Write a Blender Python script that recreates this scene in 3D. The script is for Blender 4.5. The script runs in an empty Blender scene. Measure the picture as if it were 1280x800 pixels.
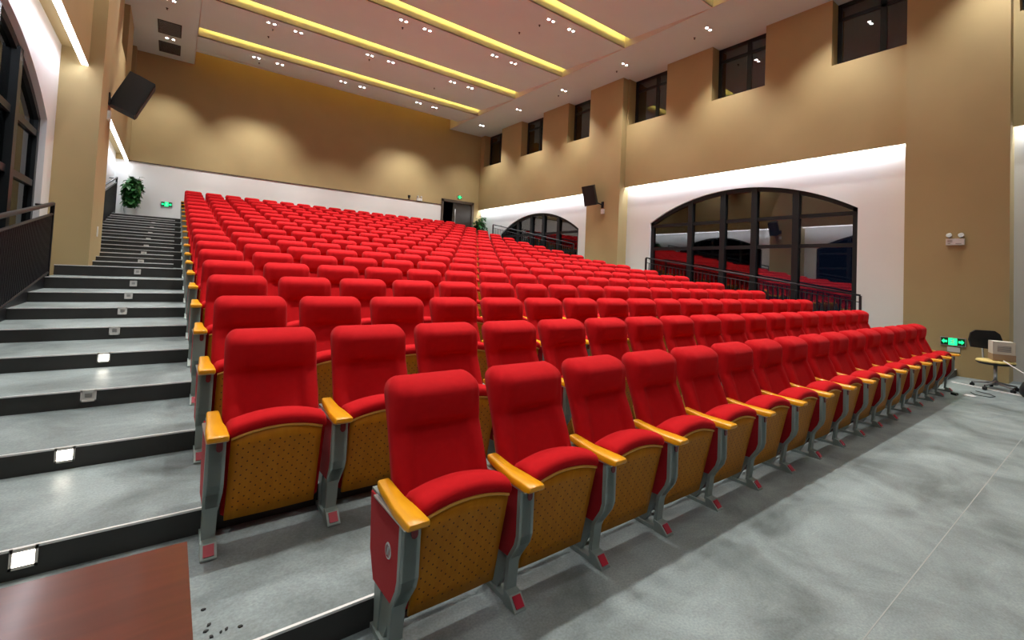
import bpy, bmesh, math, random
from mathutils import Matrix, Vector
random.seed(7)
S = bpy.context.scene
COL = S.collection
PI = math.pi

# ------------------------------------------------------------------ materials
def lin(c):
    return tuple(((v/255)/12.92 if v/255 <= .04045 else ((v/255+.055)/1.055)**2.4) for v in c)

def mat(name, rgb, rough=.6, metal=0.0, noise=0.0, nscale=8.0, bump=0.0, bscale=60.0, coat=0.0, emit=0.0, sheen=0.0, spec=.5):
    m = bpy.data.materials.new(name); m.use_nodes = True
    nt = m.node_tree; b = nt.nodes['Principled BSDF']
    b.inputs['Base Color'].default_value = (*rgb, 1)
    b.inputs['Roughness'].default_value = rough
    b.inputs['Metallic'].default_value = metal
    b.inputs['Specular IOR Level'].default_value = spec
    if coat:
        b.inputs['Coat Weight'].default_value = coat
        b.inputs['Coat Roughness'].default_value = .08
    if sheen:
        b.inputs['Sheen Weight'].default_value = sheen
        b.inputs['Sheen Roughness'].default_value = .45
        b.inputs['Sheen Tint'].default_value = (1, .35, .35, 1)
    if emit:
        b.inputs['Emission Color'].default_value = (*rgb, 1)
        b.inputs['Emission Strength'].default_value = emit
    if noise or bump:
        tc = nt.nodes.new('ShaderNodeTexCoord')
    if noise:
        n = nt.nodes.new('ShaderNodeTexNoise'); n.inputs['Scale'].default_value = nscale
        n.inputs['Detail'].default_value = 6
        nt.links.new(tc.outputs['Object'], n.inputs['Vector'])
        r = nt.nodes.new('ShaderNodeMapRange')
        r.inputs['From Min'].default_value = .3; r.inputs['From Max'].default_value = .7
        r.inputs['To Min'].default_value = 1-noise; r.inputs['To Max'].default_value = 1+noise
        nt.links.new(n.outputs['Fac'], r.inputs['Value'])
        mx = nt.nodes.new('ShaderNodeVectorMath'); mx.operation = 'SCALE'
        mx.inputs[0].default_value = rgb
        nt.links.new(r.outputs['Result'], mx.inputs['Scale'])
        nt.links.new(mx.outputs['Vector'], b.inputs['Base Color'])
    if bump:
        n2 = nt.nodes.new('ShaderNodeTexNoise'); n2.inputs['Scale'].default_value = bscale
        nt.links.new(tc.outputs['Object'], n2.inputs['Vector'])
        bp = nt.nodes.new('ShaderNodeBump'); bp.inputs['Strength'].default_value = bump
        bp.inputs['Distance'].default_value = .01
        nt.links.new(n2.outputs['Fac'], bp.inputs['Height'])
        nt.links.new(bp.outputs['Normal'], b.inputs['Normal'])
    return m

def wood(name, rgb, rgb2, rough=.35, scale=3.0, coat=.3, axis=1, holes=False, distort=3.0, stretch=8.0):
    m = bpy.data.materials.new(name); m.use_nodes = True
    nt = m.node_tree; b = nt.nodes['Principled BSDF']; L = nt.links.new
    b.inputs['Roughness'].default_value = rough; b.inputs['Coat Weight'].default_value = coat
    b.inputs['Coat Roughness'].default_value = .15
    tc = nt.nodes.new('ShaderNodeTexCoord'); mp = nt.nodes.new('ShaderNodeMapping')
    sc = [stretch]*3; sc[axis] = 1.0
    mp.inputs['Scale'].default_value = sc
    L(tc.outputs['Object'], mp.inputs['Vector'])
    n = nt.nodes.new('ShaderNodeTexNoise'); n.inputs['Scale'].default_value = scale
    n.inputs['Detail'].default_value = 5; n.inputs['Distortion'].default_value = distort*.2
    L(mp.outputs['Vector'], n.inputs['Vector'])
    cr = nt.nodes.new('ShaderNodeValToRGB')
    cr.color_ramp.elements[0].position = .35; cr.color_ramp.elements[0].color = (*rgb2, 1)
    cr.color_ramp.elements[1].position = .65; cr.color_ramp.elements[1].color = (*rgb, 1)
    L(n.outputs['Fac'], cr.inputs['Fac'])
    out = cr.outputs['Color']
    if holes:
        sep = nt.nodes.new('ShaderNodeSeparateXYZ'); L(tc.outputs['Object'], sep.inputs['Vector'])
        def M(op, a, bb=None, c=None):
            q = nt.nodes.new('ShaderNodeMath'); q.operation = op
            for i, v in enumerate((a, bb, c)):
                if v is None: continue
                if isinstance(v, (int, float)): q.inputs[i].default_value = v
                else: L(v, q.inputs[i])
            return q.outputs['Value']
        P = .046
        def dots(ox, oz):
            fx = M('SUBTRACT', M('FRACT', M('ADD', M('DIVIDE', sep.outputs['X'], P), ox)), .5)
            fz = M('SUBTRACT', M('FRACT', M('ADD', M('DIVIDE', sep.outputs['Z'], P), oz)), .5)
            d = M('SQRT', M('ADD', M('MULTIPLY', fx, fx), M('MULTIPLY', fz, fz)))
            return M('LESS_THAN', d, .088)
        dd = M('MAXIMUM', dots(0, 0), dots(.5, .5))
        # keep a plain margin round the edge of the board
        inx = M('LESS_THAN', M('ABSOLUTE', M('SUBTRACT', sep.outputs['X'], .2675)), .180)
        inz = M('LESS_THAN', M('ABSOLUTE', M('SUBTRACT', sep.outputs['Z'], .335)), .180)
        mask = M('MULTIPLY', M('MULTIPLY', dd, inx), inz)
        mx = nt.nodes.new('ShaderNodeMix'); mx.data_type = 'RGBA'
        L(mask, mx.inputs['Factor']); L(out, mx.inputs['A']); mx.inputs['B'].default_value = (.09, .035, .006, 1)
        out = mx.outputs['Result']
    L(out, b.inputs['Base Color'])
    if holes: b.inputs['Specular IOR Level'].default_value = .2
    return m

def floor_mat():
    m = bpy.data.materials.new('vinyl_floor'); m.use_nodes = True
    nt = m.node_tree; b = nt.nodes['Principled BSDF']; L = nt.links.new
    tc = nt.nodes.new('ShaderNodeTexCoord')
    n1 = nt.nodes.new('ShaderNodeTexNoise'); n1.inputs['Scale'].default_value = 1.6; n1.inputs['Detail'].default_value = 8
    n1.inputs['Roughness'].default_value = .62; n1.inputs['Distortion'].default_value = .6
    L(tc.outputs['Object'], n1.inputs['Vector'])
    n2 = nt.nodes.new('ShaderNodeTexNoise'); n2.inputs['Scale'].default_value = 90; n2.inputs['Detail'].default_value = 2
    L(tc.outputs['Object'], n2.inputs['Vector'])
    cr = nt.nodes.new('ShaderNodeValToRGB')
    cr.color_ramp.elements[0].position = .34; cr.color_ramp.elements[0].color = (.128, .154, .155, 1)
    cr.color_ramp.elements[1].position = .66; cr.color_ramp.elements[1].color = (.31, .365, .372, 1)
    L(n1.outputs['Fac'], cr.inputs['Fac'])
    mr = nt.nodes.new('ShaderNodeMapRange'); mr.inputs['To Min'].default_value = .85; mr.inputs['To Max'].default_value = 1.15
    mr.inputs['From Min'].default_value = .3; mr.inputs['From Max'].default_value = .7
    L(n2.outputs['Fac'], mr.inputs['Value'])
    sc = nt.nodes.new('ShaderNodeVectorMath'); sc.operation = 'SCALE'
    L(cr.outputs['Color'], sc.inputs[0]); L(mr.outputs['Result'], sc.inputs['Scale'])
    L(sc.outputs['Vector'], b.inputs['Base Color'])
    b.inputs['Roughness'].default_value = .42
    b.inputs['Specular IOR Level'].default_value = .45
    return m

def glass_mat(name='night_glass', ior=2.3, k=.6):
    m = bpy.data.materials.new(name); m.use_nodes = True
    nt = m.node_tree; L = nt.links.new
    for n in list(nt.nodes): nt.nodes.remove(n)
    o = nt.nodes.new('ShaderNodeOutputMaterial'); mix = nt.nodes.new('ShaderNodeMixShader')
    t = nt.nodes.new('ShaderNodeBsdfTransparent'); t.inputs['Color'].default_value = (k, k, k, 1)
    g = nt.nodes.new('ShaderNodeBsdfGlossy'); g.inputs['Roughness'].default_value = .02
    g.inputs['Color'].default_value = (.9, .92, .92, 1)
    f = nt.nodes.new('ShaderNodeFresnel'); f.inputs['IOR'].default_value = ior
    L(f.outputs['Fac'], mix.inputs['Fac']); L(t.outputs['BSDF'], mix.inputs[1]); L(g.outputs['BSDF'], mix.inputs[2])
    L(mix.outputs['Shader'], o.inputs['Surface'])
    return m

RED = mat('red_fabric', (.51, .008, .012), .9, noise=.04, nscale=30, bump=.08, bscale=420, sheen=.06, spec=.10)
REDP = mat('red_panel_fabric', (.36, .008, .014), .8, bump=.1, bscale=400, sheen=.2, spec=.2)
WOOD = wood('golden_beech', (.84, .385, .006), (.78, .33, .005), rough=.35, scale=5, coat=.2, axis=1)
BOARD = wood('perforated_beech', (.52, .20, .008), (.46, .165, .006), rough=.5, scale=4, coat=.0, axis=2, holes=True)
BOARDE = mat('beech_edge', (.72, .36, .06), .4)
STEEL = mat('grey_powder_coat', (.28, .34, .32), .42, metal=.1, bump=.05, bscale=300)
CHROME = mat('silver_metal', (.62, .62, .62), .3, metal=.7)
DARKRED = mat('dark_red_plastic', (.20, .010, .016), .4)
FOOTRED = mat('red_plastic', (.42, .012, .035), .35)
FLOOR = floor_mat()
RISER = mat('dark_riser', (.030, .030, .028), .45, noise=.15, nscale=6)
NOSE = mat('aluminium_nosing', (.85, .85, .84), .4, metal=.3)
BEIGE = mat('beige_panel', (.42, .315, .15), .7, noise=.03, nscale=1.5, bump=.03, bscale=40)
WHITE = mat('white_wall_paint', (.82, .82, .81), .7, noise=.02, nscale=1.2)
CEIL = mat('ceiling_paint', (.63, .76, .76), .8, noise=.02, nscale=1.0)
COVE = mat('cove_white_paint', (.75, .72, .66), .8)
BLACKM = mat('black_metal', (.006, .006, .009), .45)
FRAME = mat('dark_window_frame', (.012, .016, .018), .4, metal=.3)
GLASS = glass_mat(); GLASS2 = glass_mat('tinted_glass', 1.16, .25)
TABLE = wood('red_brown_varnish', (.135, .024, .008), (.10, .017, .006), rough=.30, scale=3, coat=.5, axis=0)
BLACKP = mat('black_plastic', (.006, .007, .008), .5)
GRILLE = mat('speaker_grille', (.008, .008, .009), .6, bump=.4, bscale=500)
DOORM = mat('dark_brown_door', (.045, .034, .024), .45, noise=.1, nscale=5)
DOORF = mat('brown_door_frame', (.10, .07, .05), .5)
VOID = mat('unlit_corridor', (.006, .006, .006), .9)
TRIMD = mat('dark_trim', (.10, .075, .05), .5)
PLWHITE = mat('white_plastic', (.72, .71, .68), .4)
PLGREY = mat('grey_plastic', (.25, .25, .25), .5)
LAMPH = mat('silver_reflector', (.35, .35, .34), .35, metal=.4)
VENT = mat('dark_vent', (.05, .05, .048), .6)
LEAF = mat('green_leaf', (.035, .16, .035), .4, noise=.35, nscale=9)
STEM = mat('plant_stem', (.06, .12, .03), .6)
SOIL = mat('soil', (.03, .02, .012), .9)
POT = mat('white_ceramic', (.65, .64, .60), .35)
YELLOWS = mat('pale_yellow_fabric', (.70, .55, .20), .7)
CARTON = mat('pale_carton', (.68, .62, .53), .8)
CARTONB = mat('brown_cardboard', (.36, .24, .15), .8)
PAPER = mat('white_paper', (.75, .76, .75), .7)
INK = mat('grey_print', (.30, .27, .26), .8)
L_DOWN = mat('downlight_lens', (1, .95, .92), .5, emit=60)
L_WHITE = mat('white_led', (.93, .92, 1.0), .5, emit=7)
L_YEL = mat('yellow_led', (1, .72, .16), .5, emit=2.2)
L_STEP = mat('step_light_lens', (1, .92, .78), .5, emit=9)
L_GREEN = mat('exit_green', (.01, .85, .25), .5, emit=1.6)
DGREEN = mat('exit_dark_green', (.0, .06, .02), .5)
L_PICT = mat('exit_pictogram', (.55, 1, .7), .5, emit=1.4)

# ------------------------------------------------------------------ mesh helpers
class MB:
    def __init__(self): self.bm = bmesh.new(); self.mi = 0
    def _f(self, vs, smooth=False):
        try:
            f = self.bm.faces.new(vs)
        except ValueError:
            return None
        f.material_index = self.mi; f.smooth = smooth
        return f
    def box(self, x0, y0, z0, x1, y1, z1, M=None):
        c = [Vector((x, y, z)) for x in (x0, x1) for y in (y0, y1) for z in (z0, z1)]
        if M is not None: c = [M @ p for p in c]
        v = [self.bm.verts.new(p) for p in c]
        for q in ((0, 1, 3, 2), (4, 6, 7, 5), (0, 4, 5, 1), (2, 3, 7, 6), (0, 2, 6, 4), (1, 5, 7, 3)):
            self._f([v[i] for i in q])
        return self
    def prism(self, pts, a, b, axis='x', smooth=False, M=None):
        def P(p, t):
            q = {'x': (t, p[0], p[1]), 'y': (p[0], t, p[1]), 'z': (p[0], p[1], t)}[axis]
            q = Vector(q)
            return M @ q if M is not None else q
        A = [self.bm.verts.new(P(p, a)) for p in pts]; B = [self.bm.verts.new(P(p, b)) for p in pts]
        self._f(A); self._f(B[::-1])
        n = len(pts)
        for i in range(n): self._f([A[i], B[i], B[(i+1) % n], A[(i+1) % n]], smooth)
        return self
    def tube(self, pts, r, n=8, cap=True):
        pts = [Vector(p) for p in pts]; rings = []
        for i, p in enumerate(pts):
            d = (pts[min(i+1, len(pts)-1)] - pts[max(i-1, 0)]).normalized()
            u = d.cross(Vector((0, 0, 1)))
            if u.length < 1e-3: u = Vector((1, 0, 0))
            u.normalize(); w = d.cross(u)
            rr = r[i] if isinstance(r, (list, tuple)) else r
            rings.append([self.bm.verts.new(p + rr*(math.cos(2*PI*k/n)*u + math.sin(2*PI*k/n)*w)) for k in range(n)])
        for a, b in zip(rings, rings[1:]):
            for k in range(n): self._f([a[k], a[(k+1) % n], b[(k+1) % n], b[k]], True)
        if cap: self._f(rings[0][::-1]); self._f(rings[-1])
        return self
    def lathe(self, prof, n=24, c=(0, 0, 0), M=None):
        rings = []
        for r, z in prof:
            ring = []
            for k in range(n):
                p = Vector((c[0]+r*math.cos(2*PI*k/n), c[1]+r*math.sin(2*PI*k/n), c[2]+z))
                ring.append(self.bm.verts.new(M @ p if M is not None else p))
            rings.append(ring)
        for a, b in zip(rings, rings[1:]):
            for k in range(n): self._f([a[k], a[(k+1) % n], b[(k+1) % n], b[k]], True)
        self._f(rings[0][::-1]); self._f(rings[-1])
        return self
    def grid(self, fn, nu, nv, smooth=True):
        V = [[self.bm.verts.new(fn(i/nu, j/nv)) for i in range(nu+1)] for j in range(nv+1)]
        for j in range(nv):
            for i in range(nu): self._f([V[j][i], V[j][i+1], V[j+1][i+1], V[j+1][i]], smooth)
        return V
    def mesh(self, name, mats, bevel=0.0, seg=2, sharp=40):
        if bevel:
            es = [e for e in self.bm.edges if len(e.link_faces) == 2 and e.calc_face_angle(0) > .5]
            bmesh.ops.bevel(self.bm, geom=es, offset=bevel, segments=seg, affect='EDGES', profile=.5, clamp_overlap=True)
            for f in self.bm.faces: f.smooth = True
        bmesh.ops.recalc_face_normals(self.bm, faces=self.bm.faces)
        me = bpy.data.meshes.new(name); self.bm.to_mesh(me); self.bm.free()
        for m in (mats if isinstance(mats, (list, tuple)) else [mats]): me.materials.append(m)
        if bevel:
            try: me.set_sharp_from_angle(angle=math.radians(sharp))
            except Exception: pass
        return me
    def build(self, name, mats, parent=None, bevel=0.0, seg=2, loc=None):
        return put(name, self.mesh(name, mats, bevel, seg), parent, loc)

def put(name, me, parent=None, loc=None):
    o = bpy.data.objects.new(name, me); COL.objects.link(o)
    if parent is not None: o.parent = parent
    if loc is not None: o.location = loc
    return o
def tag(o, label, cat, group=None):
    o['label'] = label; o['category'] = cat
    if group: o['group'] = group
    return o
def thing(name, label, cat, loc=(0, 0, 0), rz=0, group=None):
    o = bpy.data.objects.new(name, None); COL.objects.link(o)
    o.location = loc; o.rotation_euler = (0, 0, rz)
    o.empty_display_size = .1
    return tag(o, label, cat, group)
def struct(o): o['kind'] = 'structure'; return o
def dup(root, loc=None):
    r = root.copy(); COL.objects.link(r)
    if loc is not None: r.location = loc
    def rec(src, dst):
        for ch in src.children:
            c = ch.copy(); COL.objects.link(c); c.parent = dst; rec(ch, c)
    rec(root, r)
    return r

# ------------------------------------------------------------------ dimensions
D = .9269                     # depth of one row
P = .56                       # seat pitch
NR = 19
def zr(k):                    # level of the platform that row k stands on
    s = 0.0
    for i in range(2, k+1): s += .1286 if i <= 9 else (.162 if i <= 13 else .182)
    return s
def ye(k): return (k-1)*D + .227      # riser behind row k
XL, XR = -1.66, 11.62          # edges of the stepped floor
WL, WR = -1.78, 11.98          # white lower walls
UL, UR = -1.45, 11.80          # beige upper walls
YB, YF = 18.0, -6.5
CZ, ZT = 8.30, 4.64
ZLAND = zr(19)

# ------------------------------------------------------------------ floor
mb = MB()
mb.mi = 0
mb.box(-2.6, YF, -.1, 13.0, YB+.3, 0)
for k in range(1, 19):
    y0 = ye(k); y1 = YB; z0 = zr(k); z1 = zr(k+1)
    yb = ye(k+1) if k < 18 else YB
    mb.mi = 0
    mb.box(XL, y0, z0 if k > 1 else 0.0, XR, YB, z1-.0005) if False else None
    v = [mb.bm.verts.new(p) for p in ((XL, y0, z1), (XR, y0, z1), (XR, yb, z1), (XL, yb, z1))]
    mb._f(v)
    mb.mi = 1
    v = [mb.bm.verts.new(p) for p in ((XL, y0, z0), (XR, y0, z0), (XR, y0, z1), (XL, y0, z1))]
    mb._f(v)
    for X in (XL, XR):
        v = [mb.bm.verts.new(p) for p in ((X, y0, 0), (X, yb, 0), (X, yb, z1), (X, y0, z1))]
        mb._f(v)
mb.mi = 0
for a, b in ((-2.6, XL), (XR, 13.0)):
    v = [mb.bm.verts.new(p) for p in ((a, ye(18), ZLAND), (b, ye(18), ZLAND), (b, YB, ZLAND), (a, YB, ZLAND))]
    mb._f(v)
struct(mb.build('floor', [FLOOR, RISER]))
for k in range(1, 19):
    y0 = ye(k); z1 = zr(k+1)
    m = MB(); m.box(XL, y0-.004, z1-.007, XR, y0+.010, z1+.003)
    struct(m.build('trim_%d' % k, NOSE))
# half steps in the aisle, from the tenth row up
for k in range(11, 19):
    y0 = ye(k); zt = zr(k) + (zr(k+1)-zr(k))/2
    xl = -1.275 if k <= 10 else XL
    m = MB(); m.mi = 0
    m.box(xl, y0-.40, zr(k), -.16, y0-.003, zt); m.mi = 1
    m.box(xl, y0-.406, zt-.012, -.16, y0-.372, zt+.003)
    m.mi = 2
    m.box(xl, y0-.402, zr(k)+.001, -.16, y0-.3995, zt-.013)
    struct(m.build('floor_half_step_%d' % k, [FLOOR, NOSE, RISER]))
# scored seam line and pale strip on the flat floor
m = MB(); m.box(-2.5, -1.029, 0, 11.9, -1.0235, .0012); struct(m.build('floor_seam', mat('seam', (.36, .37, .36), .6)))

# ------------------------------------------------------------------ walls
def arch_pts(y0, y1, zb, zs, za, n=24):
    """closed outline (y,z) of a segmental arch opening"""
    c = (y0+y1)/2; h = (y1-y0)/2; s = za-zs; R = (h*h+s*s)/(2*s); zc = za-R
    a = math.asin(h/R)
    pts = [(y1, zb)]
    for i in range(n+1):
        t = a - 2*a*i/n
        pts.append((c+R*math.sin(t), zc+R*math.cos(t)))
    pts.append((y0, zb))
    return pts
def arch_z(y, y0, y1, zs, za):
    c = (y0+y1)/2; h = (y1-y0)/2; s = za-zs; R = (h*h+s*s)/(2*s); zc = za-R
    return zc + math.sqrt(max(R*R-(y-c)**2, 0))
ARCH = [(1.98, 7.65, .30, 3.36, 4.14), (10.95, 16.15, 1.9, 3.36, 4.14)]
ARCHL = [(2.35, 8.02, .30, 3.50, 4.28), (10.75, 16.05, 1.9, 3.50, 4.28)]
ARCHF = (-6.2, -.95, .30, 3.36, 4.14)
def white_wall(name, X, T, arches, ztop, y0, y1):
    """wall slab between X and X+T with arched openings, built from vertical strips"""
    m = MB(); N = 40
    cuts = [y0]
    for a in arches:
        cuts += [a[0]+(a[1]-a[0])*i/N for i in range(N+1)]
    cuts.append(y1)
    cuts = sorted(set(round(c, 5) for c in cuts))
    for a, b in zip(cuts, cuts[1:]):
        c = (a+b)/2; inside = [q for q in arches if q[0] < c < q[1]]
        if not inside:
            m.box(min(X, X+T), a, 0, max(X, X+T), b, ztop)
        else:
            q = inside[0]
            m.box(min(X, X+T), a, 0, max(X, X+T), b, q[2])
            za, zb = arch_z(a, q[0], q[1], q[3], q[4]), arch_z(b, q[0], q[1], q[3], q[4])
            m.prism([(a, za), (b, zb), (b, ztop), (a, ztop)], min(X, X+T), max(X, X+T))
    bmesh.ops.remove_doubles(m.bm, verts=m.bm.verts, dist=1e-5)
    return struct(m.build(name, WHITE))
white_wall('wall_right', WR, .20, [ARCHF]+ARCH, ZT+.26, YF, YB)
white_wall('wall_left', WL-.30, .30, [ARCHF]+ARCHL, ZT+.26, YF, YB)

WINY = [(2.5+3.03*k-1.5, 2.5+3.03*k) for k in range(-2, 6)]
ZS = 6.72
def upper_wall(name, X, side):
    """beige wall above the white one, with square openings up to the ceiling; side +1 right, -1 left"""
    m = MB(); T = .42*side
    xs = (min(X, X+T), max(X, X+T))
    m.box(xs[0], YF, ZT+.0, xs[1], YB, ZS) if False else None
    # lower lip hangs in front of the lit slot
    lip = (min(X, X+.05*side), max(X, X+.05*side))
    m.box(lip[0], YF, ZT-.03, lip[1], YB, ZT+.20)
    m.box(xs[0], YF, ZT+.20, xs[1], YB, ZS)
    prev = YF
    for a, b in WINY:
        m.box(xs[0], prev, ZS, xs[1], a, CZ+.7); prev = b
    m.box(xs[0], prev, ZS, xs[1], YB, CZ+.7)
    return struct(m.build(name, BEIGE))
upper_wall('wall_right_upper', UR, 1)
upper_wall('wall_left_upper', UL, -1)

# pilasters
def pilaster(name, x0, x1, y0, y1, xu0, xu1):
    m = MB()
    m.box(x0, y0, 0, x1, y1, CZ+.02)
    for z in (1.6, 3.9, 6.2):   # fine joints between the wall panels
        pass
    return struct(m.build(name, BEIGE))
pilaster('wall_right_pilaster', 11.55, 12.15, 8.62, 10.14, 0, 0)
pilaster('wall_right_pilaster_front', 11.50, 12.15, -.45, 1.03, 0, 0)
pilaster('wall_left_pilaster', -2.0, -1.27, 8.57, 10.1, 0, 0)
pilaster('wall_left_pilaster_front', -2.0, -1.27, -.45, 1.03, 0, 0)

# back wall
DX0, DX1, DZ = 9.80, 11.52, 4.93
m = MB(); m.mi = 0
m.box(-2.3, YB, ZLAND-.2, DX0, YB+.25, 4.655)
m.mi = 1
m.box(-2.3, YB-.012, 4.655, DX0, YB+.25, CZ+.7)
m.box(DX0, YB-.012, DZ, DX1, YB+.25, CZ+.7)
m.box(DX1, YB-.012, ZLAND, 12.4, YB+.25, CZ+.7)
struct(m.build('wall_back', [WHITE, BEIGE]))
m = MB(); m.box(UL, YB-.022, 4.635, DX0-.02, YB, 4.668); struct(m.build('trim_back', TRIMD))
m = MB(); m.mi = 0
m.box(-2.6, YF-.25, 0, 13.0, YF, CZ+.7)
struct(m.build('wall_front', mat('darkened_front_wall', (.10, .02, .02), .9)))  # unseen front wall, coloured dark to cut light bounced onto the seat fronts

# ------------------------------------------------------------------ ceiling
F = [15.42, 12.72, 10.02, 7.28, 4.5, 1.75, -1.0, -3.8]
CX0, CX1 = .06, 10.03
m = MB(); m.mi = 0
m.box(UL-.5, YF, CZ, CX0, YB, CZ+.12)
m.box(CX1, YF, CZ, UR+.5, YB, CZ+.12)
edges = [17.2] + F
for i in range(len(edges)):
    ya = edges[i]                                   # far end of the panel
    yb = edges[i+1] if i+1 < len(edges) else YF     # near end, flush
    far = ya - (.0 if i == 0 else .20)
    h = .17 if i == 0 else .20
    m.mi = 0
    m.prism([(yb, CZ), (far, CZ+h), (far, CZ+h+.03), (yb, CZ+.03)], CX0, CX1)
    if i > 0:
        m.mi = 1                                    # upright face of the slot and its roof
        m.prism([(ya, CZ), (ya+.03, CZ), (ya+.03, CZ+.62), (ya, CZ+.62)], CX0, CX1)
        m.box(CX0, ya-.7, CZ+.60, CX1, ya, CZ+.62)
        m.box(CX0, ya-.7, CZ+h-.02, CX1, ya-.68, CZ+.62)
m.mi = 1
m.box(CX0, 17.0, CZ+.60, CX1, YB, CZ+.62)
m.box(CX0, 17.0, CZ+.14, CX1, 17.02, CZ+.62)
m.mi = 1
for X in (CX0, CX1):                                # cheeks of the tray
    m.box(X-.01, YF, CZ+.0, X+.01, YB, CZ+.62)
m.box(-2.6, YF, CZ+.62, 12.6, YB+.25, CZ+.7)
struct(m.build('ceiling', [CEIL, COVE]))

def area(name, loc, sx, sy, power, col, rot, parent=None):
    l = bpy.data.lights.new(name, 'AREA'); l.shape = 'RECTANGLE'; l.size = sx; l.size_y = sy
    l.energy = power; l.color = col
    o = bpy.data.objects.new(name, l); COL.objects.link(o); o.location = loc; o.rotation_euler = rot
    if parent: o.parent = parent
    return o
YEL = (1, .78, .17)
ordn = ['first', 'second', 'third', 'fourth', 'fifth', 'sixth', 'seventh', 'eighth', 'ninth', 'tenth', 'eleventh', 'twelfth',
        'thirteenth', 'fourteenth', 'fifteenth', 'sixteenth', 'seventeenth', 'eighteenth', 'nineteenth']
for i, y in enumerate(F):
    o = MB().box(CX0+.06, y-.36, CZ+.235, CX1-.06, y-.33, CZ+.25).build('cove_light_strip', L_YEL)
    tag(o, 'long yellow light strip in the ' + ordn[i] + ' ceiling slot from the back wall', 'light', 'light strips in the ceiling slots')
    area('cove_light', (( CX0+CX1)/2, y-.34, CZ+.27), CX1-CX0-.2, .05, 34, YEL, (math.radians(120), 0, 0))
o = MB().box(CX0+.06, 17.10, CZ+.18, CX1-.06, 17.13, CZ+.20).build('cove_light_strip', L_YEL)
tag(o, 'dim amber light strip hidden between the ceiling edge and the back wall', 'light', 'light strips in the ceiling slots')
area('back_cove_light', ((CX0+CX1)/2, 17.2, CZ+.30), CX1-CX0-.2, .05, 7, (1, .60, .06), (math.radians(100), 0, 0))

# ------------------------------------------------------------------ white wall-wash strips
def wash(side, a, b, words, power):
    X = UR if side > 0 else UL
    xx = sorted((X+.052*side, X+.075*side)) if side > 0 else sorted((X-.005, X-.085))
    z = (ZT+.05, ZT+.10) if side > 0 else (ZT-.045, ZT-.031)
    o = MB().box(xx[0], a, z[0], xx[1], b, z[1]).build('wall_light_strip', L_WHITE)
    tag(o, words, 'light', 'white light strips above the white walls')
    ang = math.radians(14 if side > 0 else 30)*side
    area('wall_wash', (X+.085*side, (a+b)/2, z[0]-.01), .04, b-a-.1, power*(b-a), (.82, .90, 1), (0, -ang, 0))
wash(1, 1.05, 8.60, 'white light strip over the big arched window beside the front pilaster', 10.5)
wash(1, 10.16, 17.95, 'white light strip over the small far arched window in the right wall', 10.5)
wash(1, YF+.1, -.5, 'white light strip over the pale wall at the right edge', 10.5)
wash(-1, 1.05, 8.55, 'bright white light strip ending at the left pillar nearest the camera', 3.6)
wash(-1, 10.12, 17.95, 'bright white light strip seen below the left hanging loudspeaker', 3.6)
wash(-1, YF+.1, -.5, 'white light strip on the left wall beside the front flat floor', 6)

# ------------------------------------------------------------------ arched windows
def arched_window(n, X, side, q):
    y0, y1, zb, zs, za = q
    w = thing('window_%d' % n, '', '', (0, 0, 0)); del w['label']; del w['category']; w['kind'] = 'structure'
    d0, d1 = sorted((X, X+.10*side))
    m = MB(); N = 32; t = .11
    pts = [(y0+(y1-y0)*i/N) for i in range(N+1)]
    for a, b in zip(pts, pts[1:]):
        A, B = arch_z(a, y0, y1, zs, za), arch_z(b, y0, y1, zs, za)
        m.prism([(a, A-t), (b, B-t), (b, B+.01), (a, A+.01)], d0, d1)
    m.box(d0, y0-.005, zb, d1, y0+t, zs+.02); m.box(d0, y1-t, zb, d1, y1+.005, zs+.02)
    m.box(d0, y0, zb, d1, y1, zb+.1)
    L = y1-y0
    for f in (.233, .415, .570, .750):
        yy = y0 + L*f
        m.box(d0-.03, yy-.075, zb, d1+.03, yy+.075, arch_z(yy, y0, y1, zs, za)-.05)
    for z in (2.53, 3.26):
        if z > zb: m.box(d0+.01, y0, z-.045, d1-.01, y1, z+.045)
    m.build('window_frame', FRAME, w)
    g = MB(); xg = X+.05*side
    for a, b in zip(pts, pts[1:]):
        A, B = arch_z(a, y0, y1, zs, za), arch_z(b, y0, y1, zs, za)
        g.prism([(a, zb+.02), (b, zb+.02), (b, B-.02), (a, A-.02)], xg-.004, xg+.004)
    bmesh.ops.remove_doubles(g.bm, verts=g.bm.verts, dist=1e-5)
    # drop the internal faces between strips so that the pane is one closed sheet
    bad = [f for f in g.bm.faces if abs(f.normal.y) > .99 and abs(f.calc_center_median().y-y0) > .01 and abs(f.calc_center_median().y-y1) > .01]
    bmesh.ops.delete(g.bm, geom=list(set(bad)), context='FACES_ONLY')
    g.build('window_glass', GLASS if side > 0 else GLASS2, w)
    return w
wn = 1
for q in [ARCH[0], ARCH[1], ARCHF]:
    arched_window(wn, WR+.06, 1, q); wn += 1
for q in [ARCHL[0], ARCHL[1], ARCHF]:
    arched_window(wn, WL-.07, -1, q); wn += 1
def upper_window(n, X, side, a, b):
    w = thing('window_%d' % n, '', '', (0, 0, 0)); del w['label']; del w['category']; w['kind'] = 'structure'
    d0, d1 = sorted((X, X+.06*side)); m = MB(); t = .09
    m.box(d0, a, ZS, d1, a+t, CZ); m.box(d0, b-t, ZS, d1, b, CZ)
    m.box(d0, a, ZS, d1, b, ZS+t); m.box(d0, a, CZ-t, d1, b, CZ)
    m.box(d0, a+.60-.06, ZS, d1, a+.60+.06, CZ); m.box(d0, a, CZ-.42, d1, b, CZ-.34)
    m.build('window_frame', FRAME, w)
    MB().box(X+.03*side-.004, a+.02, ZS+.02, X+.03*side+.004, b-.02, CZ-.02).build('window_glass', GLASS, w)
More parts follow.
